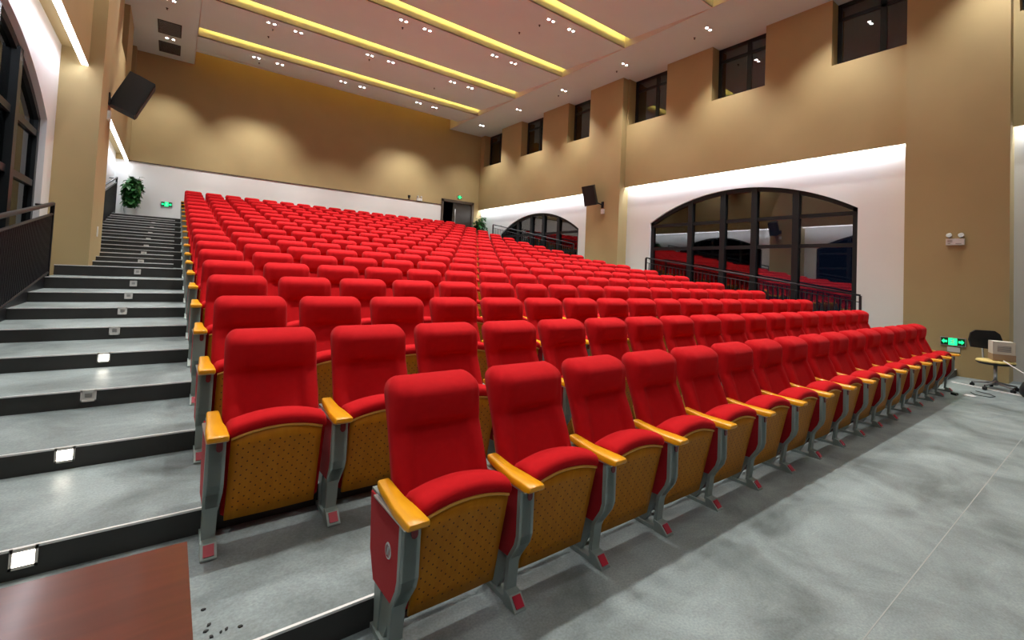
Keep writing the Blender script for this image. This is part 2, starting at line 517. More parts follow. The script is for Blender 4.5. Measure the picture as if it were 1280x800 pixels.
for a, b in WINY:
    upper_window(wn, UR+.34, 1, a, b); wn += 1
    upper_window(wn, UL-.34, -1, a, b); wn += 1

# ------------------------------------------------------------------ double door in the back wall
d = thing('door_1', '', '', (0, 0, 0)); del d['label']; del d['category']; d['kind'] = 'structure'
m = MB()
m.box(DX0-.02, YB-.05, ZLAND, DX0+.08, YB+.12, DZ); m.box(DX1-.08, YB-.05, ZLAND, DX1+.02, YB+.12, DZ)
m.box(DX0-.02, YB-.05, DZ-.10, DX1+.02, YB+.12, DZ+.02)
m.build('door_frame', DOORF, d)
mx = DX0+.62
lf = MB().box(mx, YB+.03, ZLAND+.01, DX1-.08, YB+.08, DZ-.10).build('door_leaf', DOORM, d)
m = MB(); m.tube([(mx+.10, YB-.03, ZLAND+1.0), (mx+.10, YB-.03, ZLAND+1.75)], .022)
m.box(mx+.09, YB-.03, ZLAND+1.1, mx+.11, YB+.03, ZLAND+1.12); m.box(mx+.09, YB-.03, ZLAND+1.63, mx+.11, YB+.03, ZLAND+1.65)
m.build('door_handle', CHROME, lf)
# the open leaf, swung away into the dark lobby
MB().box(DX0+.08, YB+.1, ZLAND+.01, DX0+.13, YB+.72, DZ-.10).build('door_leaf', DOORM, d)
m = MB(); m.box(DX0-.3, YB+.26, ZLAND, DX0-.28, YB+1.6, DZ+.2); m.box(DX1+.28, YB+.26, ZLAND, DX1+.3, YB+1.6, DZ+.2)
m.box(DX0-.3, YB+1.6, ZLAND, DX1+.3, YB+1.62, DZ+.2); m.box(DX0-.3, YB+.26, DZ+.2, DX1+.3, YB+1.62, DZ+.22)
m.box(DX0-.3, YB+.26, ZLAND-.02, DX1+.3, YB+1.62, ZLAND)
struct(m.build('wall_back_lobby', VOID))
# ------------------------------------------------------------------ ceiling downlights
def make_downlight():
    t = thing('ceiling_downlight', '', 'light', (0, 0, 0))
    m = MB()
    for dx in (-.078, .078):
        m.lathe([(.052, -.004), (.058, 0), (.058, .004), (.050, .006)], 16, (dx, 0, -.004))
    m.build('downlight_rim', PLWHITE, t)
    for dx in (-.078, .078):
        MB().lathe([(.032, -.006), (.035, -.002), (.032, .0)], 16, (dx, 0, -.004)).build('downlight_lens', L_DOWN, t)
    return t
SPOTW = 380
def spot(loc, power=None, tilt=0, size=112):
    l = bpy.data.lights.new('downlight_beam', 'SPOT'); l.energy = power or SPOTW; l.spot_size = math.radians(size)
    l.spot_blend = .75; l.shadow_soft_size = .07; l.color = (1, .985, .93)
    o = bpy.data.objects.new('downlight_beam', l); COL.objects.link(o); o.location = (loc[0], loc[1], loc[2]-.03); o.rotation_euler = (math.radians(tilt), 0, 0)
proto = make_downlight()
PAIR = [(1.68, 2.38), (4.48, 5.18), (7.47, 8.20)]
used = False
DY = [15.93, 13.05, 10.34, 7.63, 4.88, 2.12, -.65, -3.5]
colname = ['left', 'middle', 'right']
def ceil_z(y):
    e = [17.2] + F + [YF-.0]
    for i in range(len(e)-1):
        if e[i+1] <= y <= e[i]:
            far = e[i]-(.0 if i == 0 else .20); h = .17 if i == 0 else .20
            return CZ + h*(y-e[i+1])/(far-e[i+1])
    return CZ
for j, y in enumerate(DY):
    for i, pr in enumerate(PAIR):
        for kx, x in enumerate(pr):
            o = proto if not used else dup(proto); used = True
            z = ceil_z(y); o.location = (x, y, z-.002)
            o['label'] = '%s twin spot of the %s ceiling pair, %s lamp row from the back wall' % (
                ('left', 'right')[kx], colname[i], ordn[j])
            o['group'] = 'twin spots in the ceiling panels'
            spot((x, y, z), SPOTW*(1 if y > 1 else .10), *((24 if i != 1 else 0, 66 if i != 1 else 84) if j == 0 else (0, 88)))
for j, y in enumerate([16.40, 13.56, 10.80, 7.95, 5.09, 2.25, -.55, -3.4]):
    o = dup(proto); o.location = (10.82, y, CZ-.002)
    o['label'] = 'twin spot in the ceiling border along the window wall, %s from the back wall' % ordn[j]
    o['group'] = 'twin spots in the ceiling border'
    spot((10.82, y, CZ), SPOTW*(1.0 if y > -1 else .5), 0, 98)
for j, y in enumerate([16.23, 13.53, 10.75, 7.95, 5.15, 2.35, -.45, -3.2]):
    o = dup(proto); o.location = (-.60, y, CZ-.002)
    o['label'] = 'twin spot in the ceiling border over the stair aisle, %s from the back wall' % ordn[j]
    o['group'] = 'twin spots in the ceiling border'
    spot((-.60, y, CZ), SPOTW*(.9 if y > 1 else .3), *((24, 66) if j == 0 else (0, 88)))
# ceiling vents
for j, (a, b) in enumerate(((14.98, 15.95), (16.60, 17.52))):
    t = thing('ceiling_vent', ['dark ceiling vent on the near side of a twin spot above the aisle',
                               'dark ceiling vent closest to the back wall, above the aisle'][j], 'vent', (-.61, (a+b)/2, CZ), 0, 'ceiling vents')
    h = (b-a)/2
    m = MB(); m.box(-.28, -h, -.010, .28, -h+.03, 0); m.box(-.28, h-.03, -.010, .28, h, 0)
    m.box(-.28, -h, -.010, -.25, h, 0); m.box(.25, -h, -.010, .28, h, 0)
    m.build('vent_frame', VENT, t)
    m = MB(); n = 24
    for i in range(n):
        yy = -h+.04+(2*h-.08)*i/(n-1)
        m.box(-.25, yy-.003, -.008, .25, yy+.009, -.001)
    m.build('vent_grille', VENT, t)
SPR = [(1.78, 13.5), (1.77, 14.2), (4.63, 10.78), (4.60, 13.45), (7.34, 14.25), (7.43, 8.07), (7.32, 8.85), (10.98, 5.6), (11.01, 8.45), (11.0, 11.3), (-.67, 14.1), (1.83, 16.47)]
def near_words(x, y):
    return 'near the window wall' if x > 9 else ('over the stair aisle' if x < 0 else ('over the right-hand seats' if x > 6 else ('over the middle seats' if x > 3 else 'over seats near the aisle')))
for j, (x, y) in enumerate(SPR):
    m = MB(); m.lathe([(.030, 0), (.030, -.006), (.012, -.010), (.010, -.035), (.022, -.037), (.022, -.041)], 12)
    z = ceil_z(y) if .06 < x < 10.03 else CZ
    o = m.build('ceiling_sprinkler', BLACKP); o.location = (x, y, z)
    tag(o, 'small dark ceiling sprinkler %s, %.0f metres from the back wall' % (near_words(x, y), YB-y), 'sprinkler', 'ceiling sprinklers')
    if j in (0, 1): o['label'] = ['small dark ceiling sprinkler over the aisle side, just before the second slot from the back',
                                  'small dark ceiling sprinkler over the aisle side, just before the first slot from the back'][j]
    if j in (5, 6): o['label'] = ['small dark ceiling sprinkler beside a twin spot over the right seats',
                                  'small dark ceiling sprinkler in the panel centre over the right seats'][j-5]

# ------------------------------------------------------------------ auditorium seats
def clamp(a, lo=0., hi=1.): return max(lo, min(hi, a))
def sm(t): t = clamp(t); return t*t*(3-2*t)
def interp(tab, z):
    if z <= tab[0][0]: return tab[0][1]
    for (a, va), (b, vb) in zip(tab, tab[1:]):
        if z <= b: return va + (vb-va)*(z-a)/(b-a)
    return tab[-1][1]
SC = .275            # seat centre from the stanchion
ZB0, ZB1 = .40, 1.015
BASE = [(.40, .150), (.5, .168), (.6, .200), (.7, .236), (.79, .273), (.9, .325), (1.0, .365), (1.02, .372)]
HW = [(.40, .222), (.55, .236), (.65, .236), (.79, .234), (.92, .232), (1.02, .230)]
def back_front(x, z):
    hw = interp(HW, z); u = x/hw
    b = interp(BASE, z)
    bol = .034*sm((abs(u)-.50)/.30)                       # side bolsters
    lum = .014*math.exp(-((z-.55)/.10)**2)*(1-sm((abs(u)-.4)/.3))
    low = b - bol - lum
    # headrest bulge with an undercut, shallower at the sides
    edge = .785 + .010*(1-u*u)
    t = clamp((z-edge)/.030)
    bul = interp([(.785, .006), (.82, .042), (.88, .080), (.94, .108), (.975, .114), (1.02, .114)], z)
    side = sm((abs(u)-.60)/.22)
    head = b - bul*(1-.22*side) - .006*(1-abs(u)**4)
    tt = t*(1-side) + side*sm((z-.48)/.45)
    return low*(1-tt) + head*tt
def make_backrest(nu=26, nv=40, M=None):
    m = MB(); bm = m.bm
    T = .105
    # cross-section ring per height: front surface with rounded edges, flat rear
    rows = []
    zs = []
    for j in range(nv+1):
        t = j/nv; zs.append(ZB0+(ZB1-ZB0)*(t if t < .8 else .8+.2*math.sin((t-.8)/.2*PI/2)))
    for z in zs:
        hw = interp(HW, z); top = clamp((z-(ZB1-.070))/.070)
        rr = .072*(1-math.sqrt(max(1-top*top, 0)))           # rounded top corners, seen from the front
        hw2 = hw - rr*.8
        yb = interp(BASE, z)+.052
        ring = []
        for i in range(nu+1):
            u = -1+2*i/nu
            x = hw2*math.sin(u*PI/2)**1 if False else hw2*(math.sin(u*PI/2)*.35+u*.65)
            yf = back_front(x, z)
            e = clamp((abs(x)/hw2-.84)/.16)
            y = yf + (yb-.02-yf)*.55*(1-math.sqrt(max(1-e*e, 0)))
            y = y + (yb-.015-y)*(1-math.sqrt(max(1-top*top, 0)))*.85
            ring.append((x, y, z))
        rows.append((ring, yb, hw2, top))
    V = [[bm.verts.new(p) for p in r[0]] for r in rows]
    for j in range(nv):
        for i in range(nu): m._f([V[j][i], V[j][i+1], V[j+1][i+1], V[j+1][i]], True)
    Rr = [[bm.verts.new((x*.985, yb - (.03*top**3), z)) for (x, y, z) in r] for (r, yb, hw2, top) in rows]
    for j in range(nv):
        for i in range(nu): m._f([Rr[j][i+1], Rr[j][i], Rr[j+1][i], Rr[j+1][i+1]], True)
        for i in (0, nu): m._f([V[j][i], V[j+1][i], Rr[j+1][i], Rr[j][i]], True)
    for i in range(nu):
        m._f([V[nv][i], V[nv][i+1], Rr[nv][i+1], Rr[nv][i]], True)
        m._f([V[0][i], V[0][i+1], Rr[0][i+1], Rr[0][i]], True)
    bmesh.ops.translate(bm, verts=bm.verts, vec=(SC, 0, 0))
    return m.mesh('backrest', RED)
def make_shell():
    """golden plywood panel behind the backrest"""
    m = MB()
    def pt(u, v, dy):
        z = .34+(.70-.34)*v; hw = interp(HW, z)-.010 - (.04*(1-math.sqrt(max(1-clamp((v-.92)/.08)**2, 0))))
        x = (-1+2*u)*hw
        return Vector((SC+x, interp(BASE, z)+.055+dy+.012*(1-(2*u-1)**2), z))
    A = m.grid(lambda u, v: pt(u, v, 0), 8, 14); B = m.grid(lambda u, v: pt(u, v, .012), 8, 14)
    for j in range(14):
        m._f([A[j][0], A[j+1][0], B[j+1][0], B[j][0]]); m._f([A[j][8], A[j+1][8], B[j+1][8], B[j][8]])
    for i in range(8):
        m._f([A[0][i], A[0][i+1], B[0][i+1], B[0][i]]); m._f([A[14][i], A[14][i+1], B[14][i+1], B[14][i]])
    return m.mesh('back_panel', BOARDE)
def make_cushion():
    """folded seat pad: rounded nose on top, hanging down behind the board"""
    prof = [(-.022, .500), (-.030, .538), (-.050, .548), (-.058, .568), (-.053, .588), (-.038, .600), (.0, .608), (.04, .608), (.08, .600), (.108, .588), (.122, .565),
            (.128, .50), (.140, .35), (.150, .22), (.145, .16), (.12, .130), (.08, .125), (.062, .16), (.025, .32)]
    m = MB(); n = 20; rings = []
    for i in range(n+1):
        u = -1+2*i/n; x = .272 + .224*(math.sin(u*PI/2)*.3+u*.7)
        e = clamp((abs(u)-.92)/.08); k = 1-.16*(1-math.sqrt(max(1-e*e, 0)))
        ring = []
        for (y, z) in prof:
            zz = z + (.034*(1-(x-.2675)**2/.206**2)+.001)*sm((z-.45)/.08)
            cy, cz = .06, .40
            ring.append(m.bm.verts.new((x, cy+(y-cy)*k, cz+(zz-cz)*(1-.05*(1-math.sqrt(max(1-e*e, 0)))))))
        rings.append(ring)
    N = len(prof)
    for a, b in zip(rings, rings[1:]):
        for k in range(N): m._f([a[k], a[(k+1) % N], b[(k+1) % N], b[k]], True)
    m._f(rings[0]); m._f(rings[-1][::-1])
    me = m.mesh('seat_cushion', RED)
    return me
def make_board():
    m = MB(); n = 14; hw = .206; cx = .2675
    def zt(u): return .539 + .034*(1-u*u)
    F_, B_ = [], []
    rows = 6
    for j in range(rows+1):
        rf, rb = [], []
        for i in range(n+1):
            u = -1+2*i/n; v = j/rows
            z = .118+(zt(u)-.118)*v
            y = .045-.092*v - .004*(1-u*u)
            rf.append(m.bm.verts.new((cx+hw*u, y, z))); rb.append(m.bm.verts.new((cx+hw*u, y+.014, z)))
        F_.append(rf); B_.append(rb)
    for j in range(rows):
        for i in range(n):
            m.mi = 0; m._f([F_[j][i], F_[j][i+1], F_[j+1][i+1], F_[j+1][i]], True)
            m.mi = 1; m._f([B_[j][i], B_[j][i+1], B_[j+1][i+1], B_[j+1][i]], True)
        m.mi = 1
        m._f([F_[j][0], F_[j+1][0], B_[j+1][0], B_[j][0]]); m._f([F_[j][n], F_[j+1][n], B_[j+1][n], B_[j][n]])
    for i in range(n):
        m.mi = 1
        m._f([F_[0][i], F_[0][i+1], B_[0][i+1], B_[0][i]]); m._f([F_[rows][i], F_[rows][i+1], B_[rows][i+1], B_[rows][i]])
    # rounded lip along the top edge
    pts = [(cx+hw*(-1+2*i/n), -.0475, zt(-1+2*i/n)+.001) for i in range(n+1)]
    m.tube(pts, .0065, 8)
    return m.mesh('seat_board', [BOARD, BOARDE])
def make_armrest():
    m = MB()
    st = [(-.143, .581, .036, .010), (-.141, .588, .042, .019), (-.132, .592, .0445, .030), (-.105, .593, .0445, .036), (0, .594, .0425, .036), (.08, .597, .034, .036), (.14, .604, .031, .036), (.20, .612, .029, .034), (.225, .614, .027, .030), (.232, .602, .020, .012)]
    rings = []
    for (y, zt_, hw, th) in st:
        zb = zt_-th; r = min(.006, hw*.4); ring = []
        pr = [(-hw+r, zt_), (hw-r, zt_), (hw, zt_-r), (hw, zb+r*.6), (hw-r, zb), (-hw+r, zb), (-hw, zb+r*.6), (-hw, zt_-r)]
        rings.append([m.bm.verts.new((x, y, z)) for x, z in pr])
    for a, b in zip(rings, rings[1:]):
        for k in range(8): m._f([a[k], a[(k+1) % 8], b[(k+1) % 8], b[k]], True)
    m._f(rings[0]); m._f(rings[-1][::-1])
    me = m.mesh('armrest', WOOD)
    try: me.set_sharp_from_angle(angle=math.radians(50))
    except Exception: pass
    return me
def make_stanchion():
    m = MB()
    # front upright: a folded plate following the kinked front line
    fr = [(-.074, .558), (-.074, .345), (-.060, .30), (-.004, .215), (.004, .19), (.020, .045)]
    wd = [.040, .040, .039, .034, .029, .028]
    th = .022
    A = []
    for (y, z), w in zip(fr, wd):
        A.append([m.bm.verts.new(p) for p in ((-w, y, z), (w, y, z), (w, y+th, z), (-w, y+th, z))])
    for a, b in zip(A, A[1:]):
        for k in range(4): m._f([a[k], a[(k+1) % 4], b[(k+1) % 4], b[k]])
    m._f(A[0]); m._f(A[-1][::-1])
    # rim round the side panel, core plate
    rim = [(-.074, .558), (-.074, .345), (-.060, .30), (-.004, .215), (.205, .208), (.262, .32), (.285, .566)]
    m.prism(rim, -.026, .026)
    # rear leg and spreading lower plate
    m.prism([(.14, .215), (.215, .212), (.205, .02), (.165, .02)], -.020, .020)
    m.prism([(.0, .215), (.21, .212), (.205, .02), (.115, .02), (.055, .14)], -.012, .012)
    # floor plate and front foot
    m.box(-.026, .012, 0, .026, .235, .022)
    m.prism([(-.062, 0), (-.062, .008), (-.014, .056), (.030, .066), (.030, 0)], -.033, .033)
    # mounting ears towards the seat
    m.box(-.03, .16, .40, .075, .20, .46)
    return m.mesh('stanchion', STEEL, bevel=.002, seg=1, sharp=14)
def make_side_panel():
    rim = [(-.064, .549), (-.064, .347), (-.052, .305), (-.001, .224), (.200, .217), (.252, .322), (.274, .556)]
    m = MB(); m.prism(rim, -.0335, -.0262); m.prism(rim, .0262, .0335)
    return m.mesh('side_panel', REDP, bevel=.002, seg=1)
def make_foot():
    m = MB(); m.prism([(-.056, .0145), (-.020, .0505), (-.024, .0560), (-.061, .0190)], -.022, .022)
    return m.mesh('foot_cover', FOOTRED)
def make_hook():
    m = MB()
    m.prism([(.000, .556), (.026, .556), (.026, .512), (.022, .503), (.013, .499), (.004, .503), (.000, .512)], -.080, -.072, axis='y')
    return m.mesh('slot_cover', DARKRED)
def make_trim():
    m = MB(); m.box(-.043, -.11, .5535, .043, .22, .5605)
    return m.mesh('armrest_bracket', CHROME)
ME = dict(backrest=make_backrest(), back_panel=make_shell(), seat_cushion=make_cushion(), seat_board=make_board(), armrest=make_armrest(),
          stanchion=make_stanchion(), side_panel=make_side_panel(), foot=make_foot(), hook=make_hook(), bracket=make_trim())
def stanchion_set(t, x, level):
    s = put('stanchion', ME['stanchion'], t, (x, 0, 0))
    put('armrest', ME['armrest'], t, (x, 0, 0))
    if level > 0: put('side_panel', ME['side_panel'], t, (x, 0, 0))
    if level > 1:
        put('foot_cover', ME['foot'], s); put('slot_cover', ME['hook'], s); put('armrest_bracket', ME['bracket'], s)
def make_seat(level, end):
    t = thing('auditorium_seat', '', 'seat', (0, 0, 0), 0, 'red folding seats in stepped rows')
    put('backrest', ME['backrest'], t); put('seat_cushion', ME['seat_cushion'], t); put('seat_board', ME['seat_board'], t)
    if level > 0: put('back_panel', ME['back_panel'], t)
    stanchion_set(t, 0, level)
    if end: stanchion_set(t, P, level)
    return t
def add_emblem(t, x):
    p = [c for c in t.children if c.name.startswith('side_panel')][0]
    m = MB(); n = 24
    def ring(r0, r1, d):
        a = [m.bm.verts.new((x, .055+r0*math.cos(2*PI*k/n), .405+r0*1.15*math.sin(2*PI*k/n))) for k in range(n)]
        b = [m.bm.verts.new((x-d, .055+r1*math.cos(2*PI*k/n), .405+r1*1.15*math.sin(2*PI*k/n))) for k in range(n)]
        for k in range(n): m._f([a[k], a[(k+1) % n], b[(k+1) % n], b[k]])
        return b
    b = ring(.028, .026, .003); c = []
    c = [m.bm.verts.new((x-.003, .055+.021*math.cos(2*PI*k/n), .405+.021*1.15*math.sin(2*PI*k/n))) for k in range(n)]
    for k in range(n): m._f([b[k], b[(k+1) % n], c[(k+1) % n], c[k]])
    # slanted stroke with two short arms inside the ring
    def bar(y0, z0, y1, z1, w):
        dv = Vector((0, y1-y0, z1-z0)).normalized(); nv = Vector((0, -dv.z, dv.y))*w/2
        q = [Vector((x-.003, y0, z0))+nv, Vector((x-.003, y0, z0))-nv, Vector((x-.003, y1, z1))-nv, Vector((x-.003, y1, z1))+nv]
        A = [m.bm.verts.new(v) for v in q]; B = [m.bm.verts.new(v+Vector((.003, 0, 0))) for v in q]
        m._f(A); m._f(B[::-1])
        for k in range(4): m._f([A[k], A[(k+1) % 4], B[(k+1) % 4], B[k]])
    bar(.061, .388, .061, .424, .006); bar(.049, .386, .049, .422, .006); bar(.061, .424, .049, .398, .006)
    put('round_emblem', m.mesh('round_emblem', CHROME), p)
protos = {}
def seat_at(k, j, n):
    level = 2 if k <= 4 else (1 if k <= 9 else 0)
    key = (level, j == n-1)
    src = protos.get(key)
    o = dup(src) if src else make_seat(*key)
    if not src: protos[key] = o
    x0 = .5659 if k == 1 else 0
    o.location = (x0+j*P, (k-1)*D, zr(k)+(.0035 if k > 1 else .0))
    if k == 1 and j == 0:
        lab = 'front row end seat with a round emblem on its red side panel'
    elif j == 0:
        lab = 'red folding seat at the stair-aisle end of the %s row from the front' % ordn[k-1]
    elif j == n-1:
        lab = 'red folding seat at the window-wall end of the %s row from the front' % ordn[k-1]
    else:
        lab = 'red folding seat, %s row from the front, %s seat in from the stair aisle' % (ordn[k-1], ordn[j])
    o['label'] = lab
    return o
for key, (k, j, n) in {(2, False): (1, 1, 16), (2, True): (1, 15, 16), (1, False): (5, 1, 18), (1, True): (5, 17, 18), (0, False): (10, 1, 18), (0, True): (10, 17, 18)}.items():
    seat_at(k, j, n)
done = {(1, 1), (1, 15), (5, 1), (5, 17), (10, 1), (10, 17)}
rest = []
for k in range(1, NR+1):
    n = 16 if k == 1 else 18
    for j in range(n):
        if (k, j) in done: continue
        if k >= 18 or (k == 17 and j >= 14): rest.append((k, j, n)); continue
        o = seat_at(k, j, n)
        if (k, j) == (1, 0): add_emblem(o, -.0335)
# the forty seats that show smallest, in the two topmost rows and the far end of the row before them
bmr = bmesh.new(); slots = [RED, BOARD, BOARDE, WOOD, STEEL]
def add_me(me, dx, dy, dz):
    n0 = len(bmr.verts); f0 = len(bmr.faces)
    bmr.from_mesh(me); bmr.verts.ensure_lookup_table(); bmr.faces.ensure_lookup_table()
    for v in bmr.verts[n0:]: v.co += Vector((dx, dy, dz))
    for f in bmr.faces[f0:]: f.material_index = slots.index(me.materials[f.material_index])
for (k, j, n) in rest:
    q = (j*P, (k-1)*D, zr(k)+.0035)
    for nm in ('backrest', 'seat_cushion', 'seat_board', 'armrest', 'stanchion'): add_me(ME[nm], *q)
    if j == n-1:
        for nm in ('armrest', 'stanchion'): add_me(ME[nm], q[0]+P, q[1], q[2])
me = bpy.data.meshes.new('far_seats'); bmr.to_mesh(me); bmr.free()
for s in slots: me.materials.append(s)
o = put('seating', me); tag(o, 'topmost two rows of red folding seats below the back wall', 'seats'); o['kind'] = 'stuff'

# ------------------------------------------------------------------ lights in the stair risers
def step_light(k, lit):
    t = thing('step_light', '', 'light', (-.645, ye(k)-.001, zr(k)+.088), 0, 'square lights in the stair risers')
    m = MB()
    m.box(-.044, -.008, -.044, .044, 0, -.032); m.box(-.044, -.008, .028, .044, 0, .044)
    m.box(-.044, -.008, -.044, -.034, 0, .044); m.box(.034, -.008, -.044, .044, 0, .044)
    m.build('light_frame', PLWHITE, t)
    if lit:
        MB().box(-.034, -.005, -.032, .034, -.001, .028).build('light_lens', L_STEP, t)
    else:
        m = MB()
        m.box(-.034, -.004, -.032, .034, -.001, .028)
        m.build('light_cover', PLWHITE, t)
        m = MB()
        for i in range(4): m.box(-.020, -.007, -.012+i*.008, .020, -.004, -.008+i*.008)
        m.build('louver', PLGREY, t)
    w = ordn[k-1]
    t['label'] = ('glowing square light in the %s stair riser from the bottom' if lit else 'unlit white square light in the %s stair riser from the bottom') % w
for k in range(1, 18): step_light(k, k in (2, 3, 5))

# ------------------------------------------------------------------ railings
def railing(X, ya, yb, label, heights, wall):
    """sloping railing along the stepped floor between ya and yb"""
    def pz(y):     # mean floor line
        for k in range(1, 19):
            if y < ye(k): break
        else: return ZLAND
        y0 = ye(k-1) if k > 1 else 0; a = zr(k); b = zr(k+1)
        return a + (b-a)*clamp((y-y0)/(ye(k)-y0))
    t = thing('railing', label, 'railing', (X, ya, 0), 0, 'black sloping railings by the arched windows')
    n = max(2, int((yb-ya)/.5)); ys = [(yb-ya)*i/n for i in range(n+1)]
    za = heights[0][1]; zb = heights[1][1]; y_a, y_b = heights[0][0], heights[1][0]
    top = lambda y: za + (zb-za)*((y+ya)-y_a)/(y_b-y_a)
    m = MB(); m.tube([(0, y, top(y)) for y in (0, yb-ya)], .028 if X < 0 else .020, 12); m.build('handrail', BLACKM, t)
    m = MB(); m.tube([(0, y, top(y)-.15) for y in (0, yb-ya)], .018 if X < 0 else .009, 8); m.build('upper_rail', BLACKM, t)
    m = MB(); m.tube([(0, y, top(y)-1.0) for y in (0, yb-ya)], .020, 8); m.build('lower_rail', BLACKM, t)
    for y in (0, yb-ya):
        m = MB(); z0 = 0 if abs(X) > 0 else 0
        m.box(-.022, y-.022, pz(y+ya)-.25, .022, y+.022, top(y)-.01)
        m.build('post', BLACKM, t)
    m = MB(); nb = int((yb-ya)/(.058 if X < 0 else .12))
    for i in range(1, nb):
        y = (yb-ya)*i/nb; m.box(-.008, y-.010, top(y)-1.0, .008, y+.010, top(y)-.15)
    b = m.build('balusters', BLACKM, t)
    if X < 0:
        L_ = yb-ya; m = MB(); m.prism([(0, top(0)-1.30), (L_, top(L_)-1.30), (L_, top(L_)-1.0), (0, top(0)-1.0)], -.016, .004); m.build('skirt', BLACKM, t)
    # short brackets that tie the handrail to the wall
    m = MB(); s = 1 if wall > X else -1
    for y in ((yb-ya)-.12 if True else 0,):
        m.tube([(0, y, top(y)-.02), ((wall-X), y, top(y)-.02)], .014, 8)
    m.build('wall_bracket', BLACKM, t)
    return t
railing(XR-.05, 1.78, 7.45, 'black sloping railing before the big arched window beyond the seats', ((1.78, 1.40), (7.45, 2.22)), WR)
railing(XR-.05, 10.75, 16.2, 'black sloping railing before the small far arched window', ((10.75, 2.74), (16.2, 3.78)), WR)
railing(XL+.04, 1.2, 7.82, 'black sloping railing at the left edge of the stair aisle, nearest the camera', ((5.26, 1.88), (7.75, 2.24)), WL)
railing(XL+.04, 10.3, 16.75, 'black sloping railing behind the left pillar, leading to the potted plant', ((14.37, 3.40), (17.1, 3.96)), WL)

# ------------------------------------------------------------------ potted plants
def plant(name, loc, label, potr, poth, h, spread, nleaf, seed):
    rnd = random.Random(seed)
    t = thing(name, label, 'plant', loc, 0, 'potted plants by the back wall')
    m = MB(); m.lathe([(potr*.70, 0), (potr*.74, .01), (potr*.86, poth*.5), (potr, poth*.96), (potr, poth), (potr*.90, poth), (potr*.86, poth-.04)], 28)
    m.build('pot', POT, t)
    MB().lathe([(potr*.85, poth-.05), (potr*.85, poth-.035)], 20).build('soil', SOIL, t)
    stems = MB(); leaves = MB()
    ns = 16
    for i in range(ns):
        a = rnd.uniform(0, 2*PI); r = rnd.uniform(.2, 1)*spread
        top = Vector((r*math.cos(a), r*math.sin(a), poth+h*rnd.uniform(.45, 1)*(1-.35*(r/spread)**2)))
        b = Vector((.25*potr*math.cos(a), .25*potr*math.sin(a), poth-.05))
        c = b.lerp(top, .5)+Vector((0, 0, .12*h))
        pts = [b.lerp(c, q).lerp(c.lerp(top, q), q) for q in (0, .25, .5, .75, 1)]
        stems.tube(pts, [.012, .010, .009, .007, .005], 6)
        for L in range(nleaf//ns):
            q = rnd.uniform(.2, 1.0); p = b.lerp(c, q).lerp(c.lerp(top, q), q)
            ang = rnd.uniform(0, 2*PI); tilt = rnd.uniform(-.75, .45); ln = rnd.uniform(.11, .19); wd = ln*.40
            d = Vector((math.cos(ang)*math.cos(tilt), math.sin(ang)*math.cos(tilt), math.sin(tilt)))
            s_ = d.cross(Vector((0, 0, 1))).normalized(); up = s_.cross(d).normalized()
            base = p + d*rnd.uniform(.02, .06)
            stems.tube([p, base], .003, 4, False)
            rows = []
            for (f, w) in ((0, .05), (.18, .75), (.42, 1), (.70, .72), (.9, .3), (1, .03)):
                cen = base + d*ln*f - Vector((0, 0, 1))*ln*.35*f*f
                rows.append([leaves.bm.verts.new(cen + s_*wd*w*e + up*(.16*wd*w*abs(e))) for e in (-1, 0, 1)])
            for ra, rb in zip(rows, rows[1:]):
                for e in (0, 1): leaves._f([ra[e], ra[e+1], rb[e+1], rb[e]], True)
    stems.build('stems', STEM, t); leaves.build('foliage', LEAF, t)
    return t
plant('potted_plant', (-1.30, 17.40, ZLAND), 'leafy green plant in a white pot at the top of the stair aisle', .17, .28, 1.36, .28, 720, 3)
plant('potted_plant', (11.52, 17.30, ZLAND), 'leafy green plant beside the dark double door in the far corner', .17, .38, 1.30, .30, 460, 5)

# ------------------------------------------------------------------ loudspeakers
def speaker(loc, label, w, h, d, rot, bracket_to, box_at=None):
    t = thing('wall_loudspeaker', label, 'loudspeaker', loc, 0, 'black wall loudspeakers')
    R = rot
    m = MB()
    prof = [(-w/2, -d/2), (w/2, -d/2), (w/2, .05), (w/2*.72, d/2), (-w/2*.72, d/2), (-w/2, .05)]
    m.prism(prof, -h/2, h/2, axis='z')
    cab = m.mesh('cabinet', BLACKP, bevel=.02, seg=3); cab.transform(R.to_4x4())
    c = put('cabinet', cab, t)
    g = MB().box(-w/2+.02, -d/2-.012, -h/2+.02, w/2-.02, -d/2+.002, h/2-.02).mesh('grille', GRILLE, bevel=.008, seg=2); g.transform(R.to_4x4())
    put('grille', g, c)
    m = MB()
    a = R @ Vector((0, d/2-.03, -h*.30)); b = Vector(bracket_to)-Vector(loc)
    m.tube([a, b], .022, 10)
    sx = 1 if b.x > 0 else -1
    m.box(b.x-.015, b.y-.05, b.z-.11, b.x+.015, b.y+.05, b.z+.11)
    m.build('bracket', BLACKM, t)
    return t
from mathutils import Euler
speaker((-.96, 9.75, 4.58), 'black loudspeaker hanging from the left pillar above the stair aisle', .40, .72, .41,
        Matrix.Rotation(math.radians(22), 3, 'Y') @ Matrix.Rotation(math.radians(92), 3, 'Z'), (-1.262, 9.55, 4.38))
speaker((11.18, 9.60, 4.36), 'black loudspeaker on the far pilaster between the two arched windows', .42, .68, .36,
        Matrix.Rotation(math.radians(-16), 3, 'Y') @ Matrix.Rotation(math.radians(-62), 3, 'Z'), (11.54, 9.35, 4.05))
o = MB().box(11.50, 9.25, 3.74, 11.55, 9.39, 3.90).build('junction_box', PLWHITE, bevel=.006)
tag(o, 'small white box under the loudspeaker on the far pilaster', 'box')
o = MB().box(-1.27, 9.50, 4.00, -1.225, 9.62, 4.16).build('junction_box', PLWHITE, bevel=.006)
tag(o, 'small white box under the loudspeaker on the left pillar', 'box')

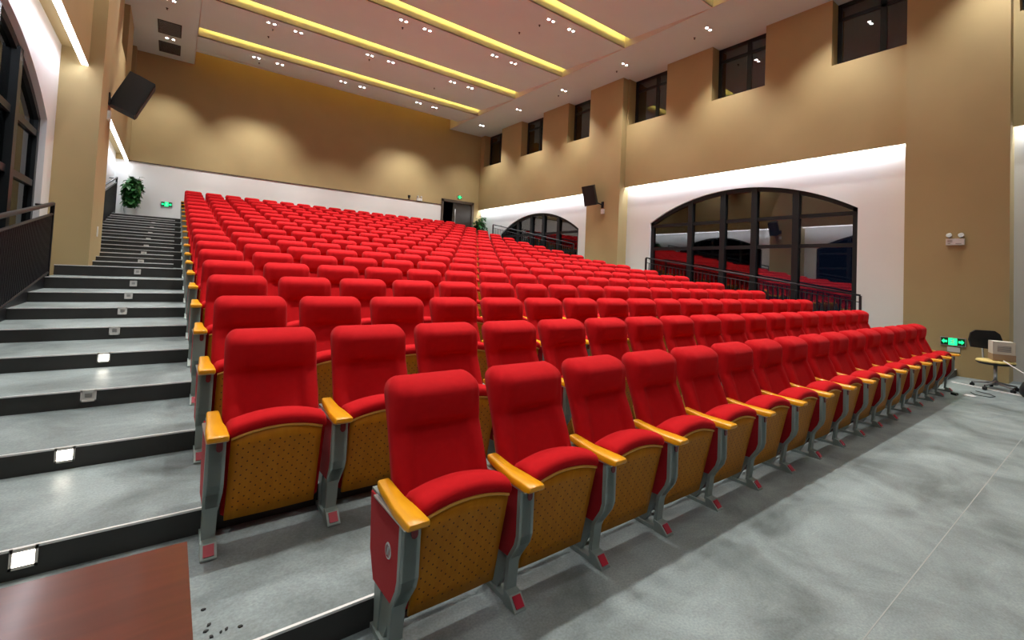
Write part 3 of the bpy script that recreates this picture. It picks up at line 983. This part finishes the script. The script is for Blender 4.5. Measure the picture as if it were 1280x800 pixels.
# ------------------------------------------------------------------ exit signs, emergency lamps, sockets
def exit_sign(loc, rz, w, h, label, dark=True):
    """dark plate, bright field with a running figure and an arrow; faces local -y"""
    t = thing('exit_sign', label, 'sign', loc, rz, 'green exit signs')
    MB().box(-w/2, 0, -h/2, w/2, .025, h/2).build('sign_case', CHROME, t, bevel=.004)
    MB().box(-w/2+.012, -.004, -h/2+.012, w/2-.012, .0, h/2-.012).build('sign_face', DGREEN, t)
    MB().box(-w*.17, -.008, -h/2+.014, w*.17, -.004, h/2-.014).build('sign_field', L_GREEN, t)
    m = MB(); s = h*.36
    def q(pts): m.prism([(a*s, b*s) for a, b in pts], -.011, -.008, axis='y')
    q([(.10, .62), (.30, .62), (.34, .80), (.22, .94), (.08, .82)])                 # head
    q([(-.12, .50), (.20, .52), (.08, -.10), (-.22, -.05)])                         # trunk
    q([(.08, -.10), (-.10, -.10), (.26, -.50), (.12, -.92), (.28, -.92), (.44, -.46)])  # front leg
    q([(-.22, -.05), (-.06, -.10), (-.20, -.55), (-.70, -.60), (-.70, -.46), (-.32, -.40)])  # rear leg
    q([(.18, .50), (.20, .38), (.55, .12), (.62, .22)])                             # arm
    q([(-.12, .50), (-.08, .38), (-.50, .20), (-.56, .32)])
    m.build('running_figure', PLWHITE, t)
    for sgn in (-1, 1):
        m = MB(); c = sgn*w*.32
        m.prism([(c-sgn*.10*w, .12*h), (c+sgn*.02*w, .12*h), (c+sgn*.02*w, .27*h), (c+sgn*.12*w, 0), (c+sgn*.02*w, -.27*h), (c+sgn*.02*w, -.12*h), (c-sgn*.10*w, -.12*h)], -.008, -.004, axis='y')
        m.build('arrow', L_GREEN, t)
    return t
exit_sign((11.475, .28, .63), -PI/2, .36, .155, 'green exit sign low on the front pilaster behind the swivel chair')
exit_sign((-.41, YB-.026, 3.35), 0, .31, .17, 'green exit sign on the white back wall at the top of the stairs')
exit_sign((10.73, YB-.037, 5.12), 0, .24, .17, 'green exit sign above the dark double door')
o = MB().box(11.485, .18, .44, 11.50, .36, .53).build('wall_socket', PLWHITE, bevel=.003)
tag(o, 'white socket plate on the front pilaster just below the low exit sign', 'socket')
m = MB(); m.box(-1.27, 9.33, 1.86, -1.258, 9.42, 2.04); o = m.build('wall_switch', PLWHITE, bevel=.003)
tag(o, 'small white double switch on the side of the left pillar above the stairs', 'switch')
def emergency(loc, rz, label, s=1.0):
    t = thing('emergency_light', label, 'light', loc, rz, 'twin-head emergency lights')
    MB().box(-.13*s, -.055, -.12*s, .13*s, 0, .0).build('battery_box', PLWHITE, t, bevel=.006)
    m = MB()
    for z in (-.035, -.05, -.065): m.box(-.105*s, -.0575, z*s, -.035*s, -.055, (z+.006)*s)
    m.box(-.10*s, -.0575, -.098*s, -.065*s, -.055, -.086*s); m.box(.01*s, -.0575, -.10*s, .09*s, -.055, -.088*s)
    m.build('printed_mark', INK, t)
    for x in (-.085, .085):
        m = MB(); Mx = Matrix.Translation((x*s, -.03, .055*s)) @ Euler((math.radians(70), 0, 0)).to_matrix().to_4x4()
        m.lathe([(.018*s, -.05), (.034*s, -.03), (.044*s, .02), (.044*s, .028), (.036*s, .024)], 16, (0, 0, 0), Mx)
        m.tube([(x*s, -.03, -.005), (x*s, -.03, .03*s)], .008)
        m.build('lamp_head', LAMPH, t)
    return t
emergency((11.50, .26, 2.56), -PI/2, 'white twin-head emergency light on the front pilaster')
emergency((8.65, YB-.012, 4.80), 0, 'white twin-head emergency light on the back wall left of the door')
m = MB(); m.box(8.10, YB-.07, 4.78, 8.20, YB-.012, 4.86); m.prism([(8.11, 4.78), (8.19, 4.78), (8.15, 4.70)], YB-.05, YB-.012, axis='y')
o = m.build('wall_sensor', BLACKP, bevel=.004); tag(o, 'tiny black sensor on the back wall above the white panelling', 'sensor')

# ------------------------------------------------------------------ table in the near corner
t = thing('table', 'glossy red-brown wooden table in the near corner beside the first steps', 'table', (-.66, -.62, 0))
MB().box(-.52, -.46, .715, .52, .46, .75).build('tabletop', TABLE, t, bevel=.004)
for sx in (-1, 1):
    for sy in (-1, 1):
        m = MB(); m.box(sx*.45-.03, sy*.38-.03, 0, sx*.45+.03, sy*.38+.03, .715); m.build('leg', TABLE, t, bevel=.004)
m = MB(); m.box(-.43, -.395, .62, .43, -.375, .715); m.box(-.43, .375, .62, .43, .395, .715)
m.box(-.46, -.36, .62, -.44, .36, .715); m.box(.44, -.36, .62, .46, .36, .715); m.build('apron', TABLE, t)
# crumbs on the first step
crumbs = [(-.035, .514), (-.023, .409), (-.034, .378), (.029, .349), (.011, .343), (-.019, .336), (.073, .335), (-.03, .30), (-.045, .285)]
for i, (x, y) in enumerate(crumbs):
    r = random.Random(i); m = MB(); a = r.uniform(0, PI); s = r.uniform(.7, 1.3)
    Mx = Matrix.Translation((x, y, zr(2)+.0035)) @ Matrix.Rotation(a, 4, 'Z')
    m.prism([(-.007*s, -.003), (0, -.005*s), (.006*s, -.002), (.007*s, .003), (-.002, .005*s)], -.0035, .0025, axis='z', M=Mx)
    o = m.build('dark_chip', BLACKP)
    tag(o, 'tiny dark chip on the lowest step beside the red-brown table', 'chip', 'dark chips scattered by the table')

# ------------------------------------------------------------------ swivel chair with a carton by the front pilaster
cx, cy = 10.55, -.40
t = thing('swivel_chair', 'swivel chair with black back and pale yellow seat by the front pilaster', 'chair', (cx, cy, 0))
m = MB()
for i in range(5):
    a = 2*PI*i/5+.3
    m.tube([(0, 0, .11), (.27*math.cos(a), .27*math.sin(a), .075)], [.022, .014], 8)
m.lathe([(.035, .07), (.035, .15)], 14)
m.build('star_base', PLGREY, t)
for i in range(5):
    a = 2*PI*i/5+.3; x, y = .275*math.cos(a), .275*math.sin(a)
    m = MB(); m.tube([(x-.02*math.sin(a), y+.02*math.cos(a), .030), (x+.02*math.sin(a), y-.02*math.cos(a), .030)], .030, 14)
    m.box(x-.008, y-.008, .03, x+.008, y+.008, .078)
    m.build('caster', BLACKP, t)
m = MB(); m.tube([(0, 0, .14), (0, 0, .40)], .022, 14); m.build('gas_column', CHROME, t)
m = MB(); m.lathe([(.12, .395), (.20, .405), (.235, .425), (.235, .440)], 28); m.build('seat_pan', BLACKP, t)
m = MB(); m.lathe([(.232, .438), (.240, .452), (.225, .472), (.10, .482), (.02, .483)], 28); m.build('seat', YELLOWS, t)
# backrest towards the pilaster and slightly back
bd = Vector((.55, .42, 0)).normalized(); sd = Vector((-bd.y, bd.x, 0))
m = MB(); cb = bd*.27
outl = [(-.23, .66), (-.24, .74), (-.20, .88), (-.14, .93), (.12, .93), (.20, .88), (.23, .76), (.19, .64), (-.10, .62), (-.18, .63)]
def bp(s, z, dd): c = 1-(s/.26)**2*.0; return cb + sd*s + bd*(dd-.05*(s/.24)**2) + Vector((0, 0, z))
A = [m.bm.verts.new(bp(s, z, 0)) for s, z in outl]; B = [m.bm.verts.new(bp(s, z, .035)) for s, z in outl]
m._f(A); m._f(B[::-1])
for i in range(len(A)): m._f([A[i], A[(i+1) % len(A)], B[(i+1) % len(A)], B[i]])
m.build('backrest', BLACKP, t, bevel=.006)
m = MB(); m.tube([tuple(bd*.10+Vector((0, 0, .415))), tuple(bd*.29+Vector((0, 0, .45))), tuple(bd*.315+Vector((0, 0, .70)))], .014, 8); m.build('back_bar', CHROME, t)
# carton on the seat
t = thing('carton', 'pale open cardboard carton standing on the swivel chair seat', 'box', (cx+.0, cy-.07, .487), math.radians(20))
m = MB(); w, dd, h, th = .13, .13, .30, .006
m.box(-w, -dd, 0, w, dd, th); m.box(-w, -dd, 0, -w+th, dd, h); m.box(w-th, -dd, 0, w, dd, h)
m.box(-w, -dd, 0, w, -dd+th, h); m.box(-w, dd-th, 0, w, dd, h); m.box(-w, -dd, h-th, w, dd, h)
m.build('carton_body', CARTON, t)
m = MB(); m.box(-w-.002, -dd+.06, .02, -w, dd-.02, .10); m.box(-w-.003, -dd-.003, 0, w+.003, dd+.003, .10); m.build('carton_base', CARTONB, t)
m = MB()
for i in range(5): m.box(-w-.003, -dd+.05, .145+i*.02, -w, dd-.05, .153+i*.02)
m.build('printed_mark', INK, t)
# pale cable, dark bag, paper scraps
m = MB(); m.tube([(10.32, -.52, .50), (10.24, -.62, .44), (10.14, -.75, .37), (10.02, -.95, .26), (9.98, -1.2, .10), (9.98, -1.5, .012)], .009, 8)
o = m.build('cable', PLWHITE); tag(o, 'thick white cable running down from the swivel chair to the floor', 'cable')
m = MB()
def bag(u, v):
    a = 2*PI*u; r = (.17, .21, .20, .17, .10, .03)[min(5, int(v*5+.001))]; z = (0, .06, .14, .20, .235, .25)[min(5, int(v*5+.001))]
    return Vector((r*math.cos(a)*(1+.10*math.sin(3*a)), r*math.sin(a)*(.8+.1*math.cos(2*a+1)), z*(1+.12*math.sin(2*a))))
m.grid(bag, 24, 5); bmesh.ops.remove_doubles(m.bm, verts=m.bm.verts, dist=1e-4)
o = m.build('bag', BLACKP); o.location = (10.34, -.85, 0); tag(o, 'crumpled black bag on the floor at the right edge of the picture', 'bag')
m = MB()
m.prism([(-.09, -.05), (.02, -.07), (.10, -.01), (.06, .05), (-.05, .06)], 0, .012, axis='z')
o = m.build('paper_scrap', PAPER, bevel=.003); o.location = (9.42, -.27, 0); tag(o, 'crumpled white paper scrap on the floor past the end of the front row', 'paper')
m = MB(); m.prism([(-.05, -.03), (.04, -.04), (.06, .01), (0, .04)], 0, .03, axis='z')
o = m.build('dark_rag', BLACKP, bevel=.006); o.location = (9.28, -.12, 0); tag(o, 'small dark scrap beside the white paper on the floor', 'scrap')
m = MB(); m.tube([(10.0, -.25, .006), (9.9, -.42, .006), (9.75, -.50, .006), (9.6, -.46, .006), (9.62, -.30, .006), (9.8, -.22, .006)], .005, 6)
o = m.build('cable', BLACKP); tag(o, 'thin dark cable coiled on the floor before the swivel chair', 'cable')
m = MB(); m.box(-.022, -.62, 0, .022, .47, .014)
o = m.build('floor_strip', mat('glint_white_strip', (.9, .9, .9), .4)); o.location = (10.42, -.30, 0); o.rotation_euler = (0, 0, math.radians(-20.5)); tag(o, 'straight pale metal strip lying on the floor before the swivel chair', 'strip')  # white base colour stands in for the glint on the metal

# ------------------------------------------------------------------ camera, world, view
cam = bpy.data.cameras.new('camera'); co = bpy.data.objects.new('camera', cam); COL.objects.link(co)
r = Vector((0.7926571, -0.6080400, 0.0445195)); u = Vector((-0.0581142, -0.0026652, 0.9983064)); f = Vector((0.6068916, 0.7939019, 0.0374483))
M3 = Matrix((r, u, -f)).transposed()
co.matrix_world = Matrix.Translation((-.223218, -1.738571, 1.523033)) @ M3.to_4x4()
cam.sensor_width = 36; cam.sensor_fit = 'HORIZONTAL'; cam.lens = 579.514/1280*36
cam.shift_x = (640-655.824)/1280; cam.shift_y = (321.6296-400)/1280
cam.clip_start = .05; cam.clip_end = 200
S.camera = co
w = bpy.data.worlds.new('night'); S.world = w; w.use_nodes = True
w.node_tree.nodes['Background'].inputs['Color'].default_value = (.008, .016, .040, 1)
w.node_tree.nodes['Background'].inputs['Strength'].default_value = .6
S.view_settings.view_transform = 'Standard'; S.view_settings.look = 'None'
S.view_settings.exposure = .22; S.view_settings.gamma = 1; S.view_settings.use_curve_mapping = False
S.cycles.use_denoising = True
S.cycles.max_bounces = 8; S.cycles.diffuse_bounces = 4; S.cycles.glossy_bounces = 4; S.cycles.transparent_max_bounces = 8
S.cycles.sample_clamp_indirect = 6
S.cycles.caustics_reflective = False; S.cycles.caustics_refractive = False
